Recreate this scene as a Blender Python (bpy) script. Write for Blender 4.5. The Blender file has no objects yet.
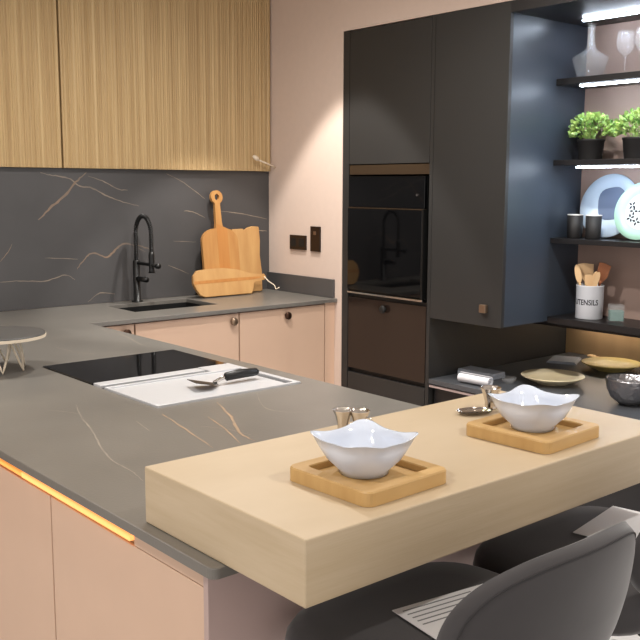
import bpy, bmesh, math, random
from mathutils import Vector, Matrix
random.seed(7)
SC = bpy.context.scene
COL = SC.collection
PI = math.pi

# ------------------------------------------------------------------ camera
F, YAW, PIT, ROL = 924.26, 0.705157, 0.143989, 0.003935
fw = Vector((math.sin(YAW)*math.cos(PIT), math.cos(YAW)*math.cos(PIT), -math.sin(PIT)))
rt = Vector((math.cos(YAW), -math.sin(YAW), 0)); up = rt.cross(fw)
r2 = rt*math.cos(ROL)+up*math.sin(ROL); u2 = -rt*math.sin(ROL)+up*math.cos(ROL)
cd = bpy.data.cameras.new('camera'); cam = bpy.data.objects.new('camera', cd); COL.objects.link(cam)
m = Matrix((r2, u2, -fw)).transposed().to_4x4(); m.translation = (0, 0, 1.5); cam.matrix_world = m
cd.sensor_width = 36; cd.lens = F/640*36; cd.clip_start = .05
SC.camera = cam

# ------------------------------------------------------------------ world, exposure, lights
SC.view_settings.view_transform = 'Standard'; SC.view_settings.look = 'None'
SC.view_settings.gamma = 1; SC.view_settings.use_curve_mapping = False
SC.view_settings.exposure = 0.0
w = bpy.data.worlds.new('showroom'); SC.world = w; w.use_nodes = True
w.node_tree.nodes['Background'].inputs[0].default_value = (1.0, .96, .93, 1)
w.node_tree.nodes['Background'].inputs[1].default_value = 1.3

def spot(name, loc, tgt, power, ang=68, blend=.35, col=(1, .96, .905), r=.03):
    d = bpy.data.lights.new(name, 'SPOT'); d.energy = power; d.color = col
    d.spot_size = math.radians(ang); d.spot_blend = blend; d.shadow_soft_size = r
    o = bpy.data.objects.new(name, d); COL.objects.link(o); o.location = loc
    o.rotation_euler = (Vector(tgt)-Vector(loc)).to_track_quat('-Z', 'Y').to_euler()
    return o
DOWNLIGHTS = [((2.68, 3.45), (2.68, 3.45), 64, 69, .22), ((1.75, 1.75), (1.6, 1.6), 16, 110, .6),
              ((.55, 3.1), (.8, 3.0), 42, 105, .6), ((-.35, 1.4), (.5, 1.5), 38, 110, .7),
              ((1.9, .1), (1.7, .7), 30, 100, .7), ((2.45, 1.75), (3.3, 2.3), 50, 110, .8),
              ((1.9, 2.75), (2.0, 2.9), 55, 165, .9)]  # last wide lamp is added to brighten the back wall and cabinets
for i, (p, t, e, a, b) in enumerate(DOWNLIGHTS):
    spot('downlight_lamp', (p[0], p[1], 2.68), (t[0], t[1], 0), e*2.0, a, b)

# ------------------------------------------------------------------ materials
def lin(c):
    return tuple(((v/255)/12.92 if v/255 <= .04045 else ((v/255+.055)/1.055)**2.4) for v in c)
def mat(name, rgb, rough=.5, metal=0, noise=0, scale=8, bump=0, bscale=60, spec=.5, stretch=(1, 1, 1), rgb2=None, **kw):
    mt = bpy.data.materials.new(name); mt.use_nodes = True
    nt = mt.node_tree; N = nt.nodes; Lk = nt.links; b = N['Principled BSDF']
    c = lin(rgb); b.inputs['Roughness'].default_value = rough; b.inputs['Metallic'].default_value = metal
    b.inputs['Specular IOR Level'].default_value = spec
    for k, v in kw.items(): b.inputs[k.replace('_', ' ')].default_value = v
    tc = N.new('ShaderNodeTexCoord'); mp = N.new('ShaderNodeMapping'); mp.inputs['Scale'].default_value = stretch
    Lk.new(tc.outputs['Object'], mp.inputs[0])
    nz = N.new('ShaderNodeTexNoise'); nz.inputs['Scale'].default_value = scale; nz.inputs['Detail'].default_value = 5
    Lk.new(mp.outputs[0], nz.inputs[0])
    rp = N.new('ShaderNodeValToRGB'); rp.color_ramp.elements[0].position = .3; rp.color_ramp.elements[1].position = .7
    c2 = lin(rgb2) if rgb2 else tuple(v*(1-noise) for v in c)
    rp.color_ramp.elements[0].color = (*c2, 1); rp.color_ramp.elements[1].color = (*c, 1)
    Lk.new(nz.outputs[0], rp.inputs[0]); Lk.new(rp.outputs[0], b.inputs['Base Color'])
    if bump:
        n2 = N.new('ShaderNodeTexNoise'); n2.inputs['Scale'].default_value = bscale; Lk.new(mp.outputs[0], n2.inputs[0])
        bp = N.new('ShaderNodeBump'); bp.inputs['Strength'].default_value = bump; bp.inputs['Distance'].default_value = .01
        Lk.new(n2.outputs[0], bp.inputs['Height']); Lk.new(bp.outputs[0], b.inputs['Normal'])
    return mt
def emit(name, rgb, s):
    mt = bpy.data.materials.new(name); mt.use_nodes = True; nt = mt.node_tree
    b = nt.nodes['Principled BSDF']; b.inputs['Base Color'].default_value = (*lin(rgb), 1)
    b.inputs['Emission Color'].default_value = (*lin(rgb), 1); b.inputs['Emission Strength'].default_value = s
    return mt
def glass(name, rgb=(255, 255, 255), alpha=.07):
    return mat(name, rgb, .06, spec=1.0, Alpha=alpha)
M = {}
M['stone'] = mat('grey_marble', (118, 114, 108), .30, noise=.25, scale=2.2, bump=.03, bscale=150)
M['splash'] = mat('splashback_marble', (81, 79, 79), .42, noise=.28, scale=2.0)
M['counter'] = mat('dark_counter', (78, 80, 84), .3, noise=.1)
M['veinw'] = mat('worktop_vein', (160, 149, 136), .35, rgb2=(124, 118, 111), scale=14)
M['veinwt'] = mat('worktop_vein_tan', (176, 144, 114), .35, rgb2=(132, 120, 108), scale=14)
M['darkstone'] = mat('dark_stone', (64, 63, 62), .6, noise=.1)
M['vein'] = mat('vein_pale', (150, 135, 118), .35, rgb2=(112, 102, 94), scale=14)
M['vein_tan'] = mat('vein_tan', (140, 116, 96), .35, rgb2=(108, 98, 90), scale=14)
M['pink'] = mat('pink_lacquer', (212, 180, 156), .42, noise=.03)
M['mauve'] = mat('mauve_panel', (184, 160, 154), .45, noise=.03)
M['wall'] = mat('wall_paint', (211, 190, 176), .85, noise=.03, scale=30, bump=.05, bscale=200)
M['ceil'] = mat('ceiling_paint', (225, 215, 205), .9, noise=.02)
M['floor'] = mat('floor_tile', (196, 194, 192), .35, noise=.06, scale=3)
M['dark'] = mat('charcoal_lacquer', (41, 40, 39), .5, noise=.08, scale=3)
M['darkgap'] = mat('black_gap', (14, 13, 12), .6)
M['side'] = mat('satin_anthracite', (55, 63, 74), .38, noise=.06, scale=3)
M['bronze'] = mat('bronze_glass', (40, 30, 25), .15, noise=.05, scale=4)
M['bronzestrip'] = mat('bronze_strip', (72, 58, 44), .35, metal=.5)
M['knob'] = mat('brushed_bronze', (140, 118, 98), .35, metal=.8)
M['knobdark'] = mat('dark_bronze', (70, 48, 36), .35, metal=.8)
M['blackglass'] = mat('black_glass', (6, 6, 7), .05, spec=.6)
M['blackmetal'] = mat('black_metal', (17, 17, 17), .4, metal=.2)
M['blacksink'] = mat('black_composite', (16, 16, 16), .5)
M['steel'] = mat('stainless_steel', (215, 213, 210), .16, metal=1, noise=.05)
M['brushed'] = mat('brushed_steel', (206, 207, 210), .38, metal=.35, noise=.05, scale=20, stretch=(1, 14, 1))
M['polish'] = mat('polished_steel', (205, 200, 195), .08, metal=1)
M['oak'] = mat('pale_oak', (194, 175, 147), .45, rgb2=(185, 165, 135), scale=4, stretch=(.8, 1.6, 16), bump=.04, bscale=20)
M['reed'] = mat('reeded_oak', (200, 172, 126), .5, rgb2=(172, 142, 98), scale=16, stretch=(3.2, .2, .05))
M['oakpanel'] = mat('oak_panel', (182, 152, 112), .5, rgb2=(162, 132, 94), scale=3, stretch=(2, 2, .2))
M['bamboo'] = mat('bamboo', (200, 164, 108), .42, rgb2=(186, 148, 92), scale=6, stretch=(1, 8, 1))
M['board'] = mat('honey_wood', (190, 142, 84), .5, rgb2=(174, 122, 68), scale=9, stretch=(4, 1, .4))
M['board2'] = mat('pale_wood', (198, 156, 100), .55, rgb2=(178, 132, 80), scale=6, stretch=(3, 1, .6))
M['boarddark'] = mat('amber_stave', (188, 130, 70), .5, rgb2=(176, 118, 60), scale=9, stretch=(4, 1, .4))
M['porcelain'] = mat('white_porcelain', (216, 224, 238), .12, noise=.01)
M['velvet'] = mat('charcoal_velvet', (66, 63, 64), .9, noise=.22, scale=7, Sheen_Weight=.35, Sheen_Roughness=.4)
M['velvetseam'] = mat('velvet_seam', (46, 44, 45), .9)
M['niche'] = mat('taupe_backing', (162, 138, 127), .6, noise=.06)
M['shelf'] = mat('black_shelf', (30, 28, 29), .4)
M['led'] = emit('cool_led', (225, 238, 255), 60)
M['ledwarm'] = emit('warm_led', (255, 180, 104), 1.05)
M['ledamber'] = emit('amber_led', (255, 164, 80), .85)
M['recessfill'] = emit('added_recess_glow', (255, 240, 222), 15)  # glow of the fill strip added in the recess
M['lamp'] = emit('downlight_glow', (255, 226, 190), 8)
M['gold'] = mat('gold_channel', (200, 150, 90), .3, metal=.8)
M['pinkedge'] = mat('rose_edge', (176, 158, 154), .4)
M['glass'] = glass('clear_glass')
M['plateyellow'] = mat('yellow_glaze', (250, 236, 204), .3, rgb2=(244, 226, 184), scale=5)
M['plateolive'] = mat('mustard_glaze', (228, 206, 134), .35, rgb2=(212, 188, 110), scale=5)
M['hammered'] = mat('hammered_metal', (158, 156, 158), .3, metal=.9, bump=.9, bscale=40)
M['cloth'] = mat('white_cloth', (222, 222, 226), .8, bump=.2, bscale=60)
M['greycloth'] = mat('grey_folder', (176, 182, 192), .3)
M['paper'] = mat('tag_paper', (228, 226, 226), .7)
M['ink'] = mat('ink', (120, 120, 120), .7)
M['inkdark'] = mat('dark_ink', (30, 34, 44), .7)
M['pot'] = mat('pot_black', (28, 26, 26), .6)
M['leaf'] = mat('leaf_green', (186, 214, 120), .45, rgb2=(84, 132, 66), scale=30)
M['enamel'] = mat('white_enamel', (226, 228, 234), .35)
M['plateblue'] = mat('pale_blue_glaze', (196, 214, 232), .2)
M['blueblob'] = mat('slate_blue_glaze', (108, 122, 148), .25)
M['plategreen'] = mat('mint_glaze', (172, 216, 196), .25)
M['plategreenin'] = mat('white_glaze', (220, 234, 236), .25)
M['teal'] = glass('teal_wax_glass', (150, 190, 180), .2)
M['wax'] = mat('teal_wax', (92, 130, 124), .5)
M['string'] = mat('cotton_string', (226, 212, 190), .8)
M['utlight'] = mat('light_wood_utensil', (222, 186, 140), .55)
M['utdark'] = mat('cherry_wood_utensil', (168, 104, 66), .5)
M['soil'] = mat('soil', (40, 32, 26), .9)
M['switch'] = mat('bronze_switch', (38, 26, 20), .3, metal=.3)

# ------------------------------------------------------------------ mesh helpers
def setp(o, label=None, cat=None, group=None, kind=None):
    if label: o['label'] = label
    if cat: o['category'] = cat
    if group: o['group'] = group
    if kind: o['kind'] = kind
    return o
def obj(name, bm, mats, parent=None, smooth=False, auto=None):
    me = bpy.data.meshes.new(name); bmesh.ops.recalc_face_normals(bm, faces=bm.faces) if auto is None else None
    bm.to_mesh(me); bm.free()
    for x in (mats if isinstance(mats, (list, tuple)) else [mats]): me.materials.append(x)
    if smooth:
        for p in me.polygons: p.use_smooth = True
    o = bpy.data.objects.new(name, me); COL.objects.link(o)
    if parent: o.parent = parent
    return o
def thing(name, label, cat, loc=(0, 0, 0), rz=0, group=None):
    o = bpy.data.objects.new(name, None); COL.objects.link(o); o.empty_display_size = .05
    o.location = loc; o.rotation_euler = (0, 0, rz)
    return setp(o, label, cat, group)
def box(bm, x0, x1, y0, y1, z0, z1, bev=0, seg=2, mi=0, rot=None):
    r = bmesh.ops.create_cube(bm, size=1); vs = r['verts']
    for v in vs:
        v.co = Vector(((x0+x1)/2+v.co.x*(x1-x0), (y0+y1)/2+v.co.y*(y1-y0), (z0+z1)/2+v.co.z*(z1-z0)))
    fs = {f for v in vs for f in v.link_faces}
    for f in fs: f.material_index = mi
    if bev:
        es = {e for v in vs for e in v.link_edges}
        r = bmesh.ops.bevel(bm, geom=list(es), offset=bev, segments=seg, profile=.5, affect='EDGES')
        vs = list({v for f in r['faces'] for v in f.verts} | {v for v in vs if v.is_valid})
        for v in vs:
            for f in v.link_faces: f.material_index = mi
    return vs
def B(x0, x1, y0, y1, z0, z1, bev=0, seg=2):
    bm = bmesh.new(); box(bm, x0, x1, y0, y1, z0, z1, bev, seg); return bm
def lathe(bm, prof, c=(0, 0, 0), n=40, mi=0, close=False):
    rings = []
    for r, z in prof:
        if r < 1e-6: rings.append([bm.verts.new((c[0], c[1], c[2]+z))])
        else: rings.append([bm.verts.new((c[0]+r*math.cos(2*PI*k/n), c[1]+r*math.sin(2*PI*k/n), c[2]+z)) for k in range(n)])
    for a, b in zip(rings, rings[1:]):
        for k in range(n):
            q = [a[k % len(a)], a[(k+1) % len(a)], b[(k+1) % len(b)], b[k % len(b)]]
            q = list(dict.fromkeys(q))
            if len(q) > 2: bm.faces.new(q).material_index = mi
    return rings
def tube(bm, pts, r, n=10, mi=0, caps=True, closed=False):
    P = [Vector(p) for p in pts]; rings = []; prev = None
    R = r if isinstance(r, (list, tuple)) else [r]*len(P)
    for i, p in enumerate(P):
        if closed: d = (P[(i+1) % len(P)]-P[i-1]).normalized()
        else: d = (P[min(i+1, len(P)-1)]-P[max(i-1, 0)]).normalized()
        if prev is None: a = d.orthogonal().normalized()
        else: a = (prev-d*prev.dot(d)).normalized()
        prev = a; b = d.cross(a)
        rings.append([bm.verts.new(p+(a*math.cos(2*PI*k/n)+b*math.sin(2*PI*k/n))*R[i]) for k in range(n)])
    pr = list(zip(rings, rings[1:]))
    if closed: pr.append((rings[-1], rings[0]))
    for a, b in pr:
        for k in range(n): bm.faces.new((a[k], a[(k+1) % n], b[(k+1) % n], b[k])).material_index = mi
    if caps and not closed:
        bm.faces.new(rings[0][::-1]).material_index = mi; bm.faces.new(rings[-1]).material_index = mi
def prism(bm, pts, depth, mtx=None, mi=0, bev=0, holes=None):
    """outline in local (u,v), thickness depth along w; mtx places it"""
    def ring(z, pl): return [bm.verts.new((p[0], p[1], z)) for p in pl]
    new = []
    if holes is None:
        a, b = ring(0, pts), ring(depth, pts); new += a+b; n = len(pts)
        fs = [bm.faces.new(a[::-1]), bm.faces.new(b)]
        fs += [bm.faces.new((a[k], a[(k+1) % n], b[(k+1) % n], b[k])) for k in range(n)]
        for f in fs: f.material_index = mi
        if bev:
            es = list(fs[0].edges)+list(fs[1].edges)
            r = bmesh.ops.bevel(bm, geom=es, offset=bev, segments=2, profile=.5, affect='EDGES')
            new = list({v for f in r['faces'] for v in f.verts} | {v for v in new if v.is_valid})
            for v in new:
                for f in v.link_faces: f.material_index = mi
    if mtx:
        for v in new: v.co = mtx @ v.co
    return new
def ribbons(bm, veins, place, mi):
    for wdt, pl in veins:
        # smooth the line a little
        pts = [Vector((*p, 0)) for p in pl]; fine = []
        for i in range(len(pts)-1):
            p0, p1, p2, p3 = pts[max(i-1, 0)], pts[i], pts[i+1], pts[min(i+2, len(pts)-1)]
            for s in range(6):
                t = s/6
                fine.append(.5*((2*p1)+(-p0+p2)*t+(2*p0-5*p1+4*p2-p3)*t*t+(-p0+3*p1-3*p2+p3)*t**3))
        fine.append(pts[-1]); L = []
        for i, p in enumerate(fine):
            d = (fine[min(i+1, len(fine)-1)]-fine[max(i-1, 0)]).normalized(); nrm = Vector((-d.y, d.x, 0))
            ww = wdt*.5*(.35+.65*math.sin(PI*i/(len(fine)-1)))*random.uniform(.7, 1.2)
            jt = nrm*random.uniform(-.25, .25)*wdt
            L.append((bm.verts.new(place(p+jt+nrm*ww)), bm.verts.new(place(p+jt-nrm*ww))))
        for a, b in zip(L, L[1:]): bm.faces.new((a[0], b[0], b[1], a[1])).material_index = mi
def copy_tree(o, parent=None):
    c = o.copy(); COL.objects.link(c)
    if parent: c.parent = parent
    for ch in list(o.children): copy_tree(ch, c)
    return c

# ------------------------------------------------------------------ setting
WX = 3.17; BY = 4.17; ZT = 2.7
setp(obj('floor', B(-3, 4.6, -3, 4.6, -.06, 0), M['floor']), kind='structure')
setp(obj('ceiling', B(-3, 4.6, -3, 4.6, ZT, ZT+.06), M['ceil']), kind='structure')
bm = B(-3, WX, BY+.021, 4.50, 0, 1.576); box(bm, -3, WX, 4.50, 4.56, 0, ZT)
setp(obj('wall_back', bm, M['wall']), kind='structure')
bm = bmesh.new()
box(bm, WX, WX+.1, 3.553, 4.56, 0, ZT)
box(bm, WX, 4.45, -1.2, 3.553, 2.262, ZT)
setp(obj('wall_right', bm, M['wall']), kind='structure')
bm = bmesh.new()
box(bm, 3.745, 3.80, 1.2, 2.93, .87, 2.262); box(bm, 3.745, 4.45, 1.2, 2.93, .83, .87)
setp(obj('trim_1', bm, M['shelf']), kind='structure')       # back of the shelf bay
setp(obj('wall_niche', B(4.30, 4.36, 1.2, 2.955, 0, .83), M['oakpanel']), kind='structure')
setp(obj('trim_2', B(3.74, 4.36, 2.957, 3.02, 0, .87), M['dark']), kind='structure')

# ceiling downlights, the last one an added fill
dl = None
for i, (p, t, e, a, b) in enumerate(DOWNLIGHTS):
    if dl is None:
        dl = thing('ceiling_downlight', 'round recessed ceiling downlight', 'downlight', (p[0], p[1], ZT), 0, 'recessed ceiling downlights')
        bm = bmesh.new(); lathe(bm, [(.052, -.001), (.052, -.008), (.040, -.008), (.036, -.001)], n=32); obj('trim_ring', bm, M['enamel'], dl, True)
        bm = bmesh.new(); lathe(bm, [(0, -.002), (.036, -.002)], n=32); obj('lens', bm, M['lamp'], dl)
    else:
        c = copy_tree(dl); c.location = (p[0], p[1], ZT)

# splashback
SV=[(0.0069,[(1.832, 1.559), (1.88, 1.546), (1.97, 1.533), (2.03, 1.495), (2.092, 1.486), (2.161, 1.452), (2.241, 1.422), (2.347, 1.397)]),
 (0.0053,[(2.073, 1.543), (2.163, 1.515), (2.232, 1.481), (2.287, 1.476)]),
 (0.0053,[(1.619, 1.058), (1.713, 1.057), (1.835, 1.049), (1.937, 1.071), (1.988, 1.044)]),
 (0.0042,[(2.052, 0.932), (2.118, 0.971), (2.2, 0.96)]),
 (0.0042,[(2.508, 1.56), (2.615, 1.513), (2.743, 1.429)]),
 (0.0053,[(2.612, 1.368), (2.667, 1.362), (2.742, 1.329)]),
 (0.0053,[(2.845, 1.364), (2.99, 1.346), (3.155, 1.315)]),
 (0.0042,[(3.051, 1.257), (3.155, 1.248)]),
 (0.0032,[(2.542, 1.213), (2.683, 1.203)]),
 (0.0037,[(2.291, 1.207), (2.381, 1.163)]),
 (0.0037,[(2.509, 1.09), (2.636, 1.036)]),
 (0.0037,[(1.84, 1.158), (2.007, 1.145)])]
SVT=[(0.0120,[(2.064, 1.562), (2.01, 1.514), (1.951, 1.448), (1.874, 1.392), (1.813, 1.337)]),
 (0.0095,[(2.0, 1.097), (2.038, 1.139), (2.087, 1.171), (2.162, 1.148), (2.207, 1.18), (2.257, 1.208), (2.347, 1.195), (2.416, 1.172)]),
 (0.0037,[(1.623, 1.15), (1.662, 1.194), (1.683, 1.23)])]
WV=[(0.0028,[(1.189, 1.866), (1.23, 1.796), (1.246, 1.712)]),
 (0.0037,[(1.522, 2.062), (1.437, 1.916), (1.444, 1.839), (1.496, 1.796)]),
 (0.0039,[(1.064, 2.252), (1.013, 2.113), (0.982, 2.001), (0.928, 1.845), (0.899, 1.739), (0.893, 1.645), (0.879, 1.572)]),
 (0.0030,[(0.981, 2.248), (1.01, 2.196), (1.028, 2.154)]),
 (0.0054,[(1.729, 3.414), (1.721, 3.191), (1.675, 2.993), (1.674, 2.883)]),
 (0.0053,[(1.405, 3.129), (1.416, 2.989), (1.452, 2.91)]),
 (0.0029,[(1.103, 2.0), (1.081, 1.895)])]
WVT=[(0.0052,[(1.189, 2.021), (1.156, 1.857), (1.116, 1.678)]),
 (0.0072,[(1.371, 2.04), (1.308, 1.883), (1.24, 1.752), (1.221, 1.666)]),
 (0.0044,[(1.263, 1.92), (1.23, 1.796), (1.183, 1.665)])]
bm = B(-.2, WX-.001, BY, BY+.019, .921, 1.578)
ribbons(bm, SV, lambda p: (p.x, BY-.0004, p.y), 1); ribbons(bm, SVT, lambda p: (p.x, BY-.0004, p.y), 2)
setp(obj('splashback', bm, [M['splash'], M['vein'], M['vein_tan']], auto=0), 'dark grey veined marble splashback behind the sink', 'splashback')
setp(obj('upstand', B(WX-.016, WX-.001, 3.604, BY-.001, .921, 1.018, .001), M['splash']), 'low dark grey stone upstand along the pale side wall', 'upstand')

# ------------------------------------------------------------------ L-shaped worktop with cut-outs for hob and sink
PX0, PX1, PY0 = .744, 1.768, 1.125; CY = 3.585; WZ0, WZ1 = .902, .92
def slab_cells(bm, xs, ys, inside, z0, z1):
    V = {}
    def v(i, j, z): return V.setdefault((i, j, z), bm.verts.new((xs[i], ys[j], z)))
    nx, ny = len(xs)-1, len(ys)-1
    I = lambda i, j: 0 <= i < nx and 0 <= j < ny and inside((xs[i]+xs[i+1])/2, (ys[j]+ys[j+1])/2)
    for i in range(nx):
        for j in range(ny):
            if not I(i, j): continue
            bm.faces.new([v(i, j, z1), v(i+1, j, z1), v(i+1, j+1, z1), v(i, j+1, z1)])
            bm.faces.new([v(i, j, z0), v(i, j+1, z0), v(i+1, j+1, z0), v(i+1, j, z0)])
            for (di, dj, a, b) in ((-1, 0, (i, j+1), (i, j)), (1, 0, (i+1, j), (i+1, j+1)), (0, -1, (i, j), (i+1, j)), (0, 1, (i+1, j+1), (i, j+1))):
                if not I(i+di, j+dj): bm.faces.new([v(*a, z0), v(*b, z0), v(*b, z1), v(*a, z1)])
HX0, HX1, HY0, HY1 = 1.213, 1.703, 2.085, 2.805
SX0, SX1, SY0, SY1 = 2.095, 2.555, 3.78, 4.07
def ins(x, y):
    if HX0 < x < HX1 and HY0 < y < HY1: return False
    if SX0 < x < SX1 and SY0 < y < SY1: return False
    return (PX0 < x < PX1 and y > PY0) or (y > CY and x > -.2)
bm = bmesh.new()
slab_cells(bm, sorted([-.2, PX0, HX0, HX1, PX1, SX0, SX1, WX-.001]), sorted([PY0, HY0, HY1, CY, SY0, SY1, BY-.001]), ins, WZ0, WZ1)
ce = [e for e in bm.edges if all(abs(v.co.x-PX0) < 1e-5 and abs(v.co.y-PY0) < 1e-5 for v in e.verts)]
bmesh.ops.bevel(bm, geom=ce, offset=.014, segments=5, profile=.5, affect='EDGES')
es = [e for e in bm.edges if abs(e.verts[0].co.z-WZ1) < 1e-5 and abs(e.verts[1].co.z-WZ1) < 1e-5 and e.calc_face_angle(0) > 1]
bmesh.ops.bevel(bm, geom=es, offset=.002, segments=2, profile=.5, affect='EDGES')
ribbons(bm, WV, lambda p: (p.x, p.y, WZ1+.0004), 1); ribbons(bm, WVT, lambda p: (p.x, p.y, WZ1+.0004), 2)
setp(obj('worktop', bm, [M['stone'], M['veinw'], M['veinwt']], auto=0), 'L-shaped grey marble worktop with thin pale and tan veins', 'worktop')

# peninsula base cabinets (doors face the camera side)
pc = None
def cab_front_x(name, label, y0, y1):
    t = thing(name, label, 'cabinet', (.762, (y0+y1)/2, 0))
    h = (y1-y0)/2
    obj('body', B(.022, .93, -h+.0008, h-.0008, .08, .899), M['mauve'], t)
    obj('door', B(0, .019, -h+.0018, h-.0018, .09, .868, .0015), M['pink'], t)
    obj('plinth', B(.05, .9, -h+.0008, h-.0008, 0, .08), M['darkgap'], t)
    return t
cab_front_x('base_cabinet', 'pink base cabinet at the open end of the peninsula, past the glowing strip', 1.172, 1.746)
cab_front_x('base_cabinet', 'pink base cabinet left of the door gap, below the glowing strip of the peninsula', 1.748, 2.346)
cab_front_x('base_cabinet', 'pink base cabinet of the peninsula in front of the hob, just past the photo edge', 2.348, 2.95)
cab_front_x('base_cabinet', 'pink base cabinet of the peninsula beside the back corner', 2.952, 3.56)
setp(obj('end_panel', B(.757, 1.745, 1.158, 1.171, 0, .9, .001), M['mauve']), 'mauve pink end panel of the peninsula behind the stools', 'end panel')
# gold channel with the warm light line
t = thing('light_strip', 'warm glowing gold light strip under the worktop edge of the peninsula', 'light strip', (.755, 1.172, .885))
obj('channel', B(.012, .024, .0, 2.37, -.014, .015), M['gold'], t)
bm = bmesh.new(); box(bm, -.002, .012, .228, .7, -.006, .006, .002); obj('diffuser', bm, M['ledwarm'], t)
bm = bmesh.new(); box(bm, -.002, .012, .702, 2.37, -.005, .005, .002); obj('diffuser', bm, M['ledamber'], t)
obj('blank_cover', B(.0065, .012, .001, .226, -.014, .014), M['pink'], t)

# back run base cabinets
def knob(parent, x, y, z, ax, m_, r=.019):
    bm = bmesh.new(); lathe(bm, [(0, 0), (r*.55, 0), (r*.55, .010), (r, .012), (r, .020), (r*.92, .023), (0, .023)], n=28)
    R = Matrix.Rotation(PI/2, 4, 'X') if ax == 'y' else Matrix.Rotation(-PI/2, 4, 'Y')
    bmesh.ops.transform(bm, matrix=Matrix.Translation((x, y, z)) @ R, verts=bm.verts)
    return obj('knob', bm, m_, parent, True)
def cab_front_y(label, x0, x1, kx, km, door=True):
    t = thing('base_cabinet', label, 'cabinet', ((x0+x1)/2, 3.605, 0)); h = (x1-x0)/2
    if x0 < 2.2 < x1 or x0 < 2.5 < x1:
        bm = bmesh.new(); box(bm, -h+.0008, h-.0008, .02, .55, .08, .66); box(bm, -h+.0008, h-.0008, .02, .045, .66, .899)
    else: bm = B(-h+.0008, h-.0008, .02, .55, .08, .899)
    obj('body', bm, M['mauve'], t)
    d = obj('door', B(-h+.0018, h-.0018, 0, .019, .09, .893, .0015), M['pink'], t)
    obj('plinth', B(-h+.0008, h-.0008, .05, .5, 0, .08), M['darkgap'], t)
    if kx: knob(d, kx-(x0+x1)/2, 0, .857, 'y', km)
cab_front_y('narrow pink base cabinet in the corner left of the sink', 1.772, 1.992, 1.947, M['knobdark'])
cab_front_y('pink base cabinet under the sink, round bronze knob at top right', 1.996, 2.556, 2.518, M['knob'])
cab_front_y('pink base cabinet under the chopping boards with dark bronze knob', 2.560, 3.10, 2.847, M['knobdark'])
setp(obj('filler_panel', B(3.104, WX-.001, 3.606, 3.63, 0, .9), M['pink']), 'narrow pink filler strip between base cabinet and side wall', 'panel')

# reeded wall cabinets
def reeded(label, x0, x1):
    t = thing('wall_cabinet', label, 'cabinet', ((x0+x1)/2, 4.147, 1.58)); h = (x1-x0)/2; H = ZT-1.58
    obj('body', B(-h+.001, h-.001, .012, .352, 0, H-.001), M['reed'], t)
    bm = bmesh.new(); x = -h+.0015; top = []; pat = [(.011, .9), (.012, .5), (.020, 1.), (.010, .35), (.012, .7), (.012, .45), (.018, .85), (.009, .3)]
    k = random.randrange(8)
    while x < h-.0015:
        wd, dp = pat[k % 8]; k += 1; wd = min(wd*random.uniform(.85, 1.15), h-.0015-x)
        if wd < .003: break
        for s in range(6):
            a = s/5; top.append((x+wd*a, -.0055*dp*math.sin(PI*a)**.7-.001))
        x += wd
    pts = top+[(h-.0015, .011), (-h+.0015, .011)]
    a = [bm.verts.new((p[0], p[1], 0)) for p in pts]; b = [bm.verts.new((p[0], p[1], H-.002)) for p in pts]
    for i in range(len(pts)): bm.faces.new((a[i], a[(i+1) % len(pts)], b[(i+1) % len(pts)], b[i]))
    bm.faces.new(a); bm.faces.new(b)
    obj('door', bm, M['reed'], t)
reeded('ribbed oak wall cabinet at the left edge, left of the thin dark door gap', 1.02, 1.934)
reeded('ribbed oak wall cabinet above the tap and chopping boards', 1.938, 3.166)
reeded('ribbed oak wall cabinet beyond the left edge of the photo', .1, 1.016)
# toggle on a cord
t = thing('cord_pull', 'pale cord with a small toggle sticking out beside the ribbed cabinet', 'cord pull', (WX-.002, 4.11, 1.600)); t.scale = (1.45, 1, 1.1)
bm = bmesh.new(); tube(bm, [(0, 0, 0), (-.04, -.005, .018), (-.085, -.008, .036)], .004, 8); obj('cord', bm, M['string'], t, True)
bm = bmesh.new(); tube(bm, [(-.083, -.008, .034), (-.093, -.01, .042), (-.108, -.012, .055)], [.006, .011, .007], 10); obj('toggle', bm, M['string'], t, True)

# sockets on the side wall
def plate(label, y0, y1, z0, z1, kind):
    t = thing('wall_switch' if kind else 'wall_socket', label, 'switch' if kind else 'socket', (WX-.001, (y0+y1)/2, (z0+z1)/2))
    hy, hz = (y1-y0)/2, (z1-z0)/2
    obj('face_plate', B(-.009, 0, -hy, hy, -hz, hz, .001), M['switch'], t)
    if kind: obj('rocker', B(-.0125, -.009, -.010, .010, .022, .040, .001), M['knob'], t)
    else:
        for s in (-1, 1):
            obj('socket_insert', B(-.011, -.009, s*hy*.5-.022, s*hy*.5+.022, -.022, .022, .001), M['darkgap'], t)
plate('wide dark bronze double socket on the pale wall above the upstand', 3.835, 3.972, 1.158, 1.236, 0)
plate('tall dark bronze switch plate right of the wide socket', 3.718, 3.796, 1.155, 1.288, 1)

# ------------------------------------------------------------------ hob
t = thing('induction_hob', 'black glass hob with built-in steel griddle plate in the peninsula worktop', 'hob', (0, 0, .92))
obj('glass_top', B(HX0+.002, HX1-.002, 2.462, HY1-.002, -.010, .003, .001), M['blackglass'], t)
obj('vent_grille', B(HX0+.002, 1.575, 2.405, 2.452, -.010, .006, .002), M['brushed'], t)
obj('gap_trim', B(HX0+.002, 1.58, 2.385, 2.4615, -.012, -.002), M['blackglass'], t)
bm = bmesh.new()
x0, x1, y0, y1 = HX0+.002, HX1-.002, HY0+.002, 2.384
box(bm, x0+.012, x1-.035, y0+.012, y1-.012, -.010, .0005)
for q in ((x0, x1, y0, y0+.012), (x0, x1, y1-.012, y1), (x0, x0+.012, y0+.012, y1-.012), (x1-.018, x1, y0+.012, y1-.012)):
    box(bm, *q, -.010, .005, .001)
box(bm, 1.582, x1, 2.3842, 2.460, -.010, .005, .001)
g = obj('griddle_plate', bm, M['brushed'], t)
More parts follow.
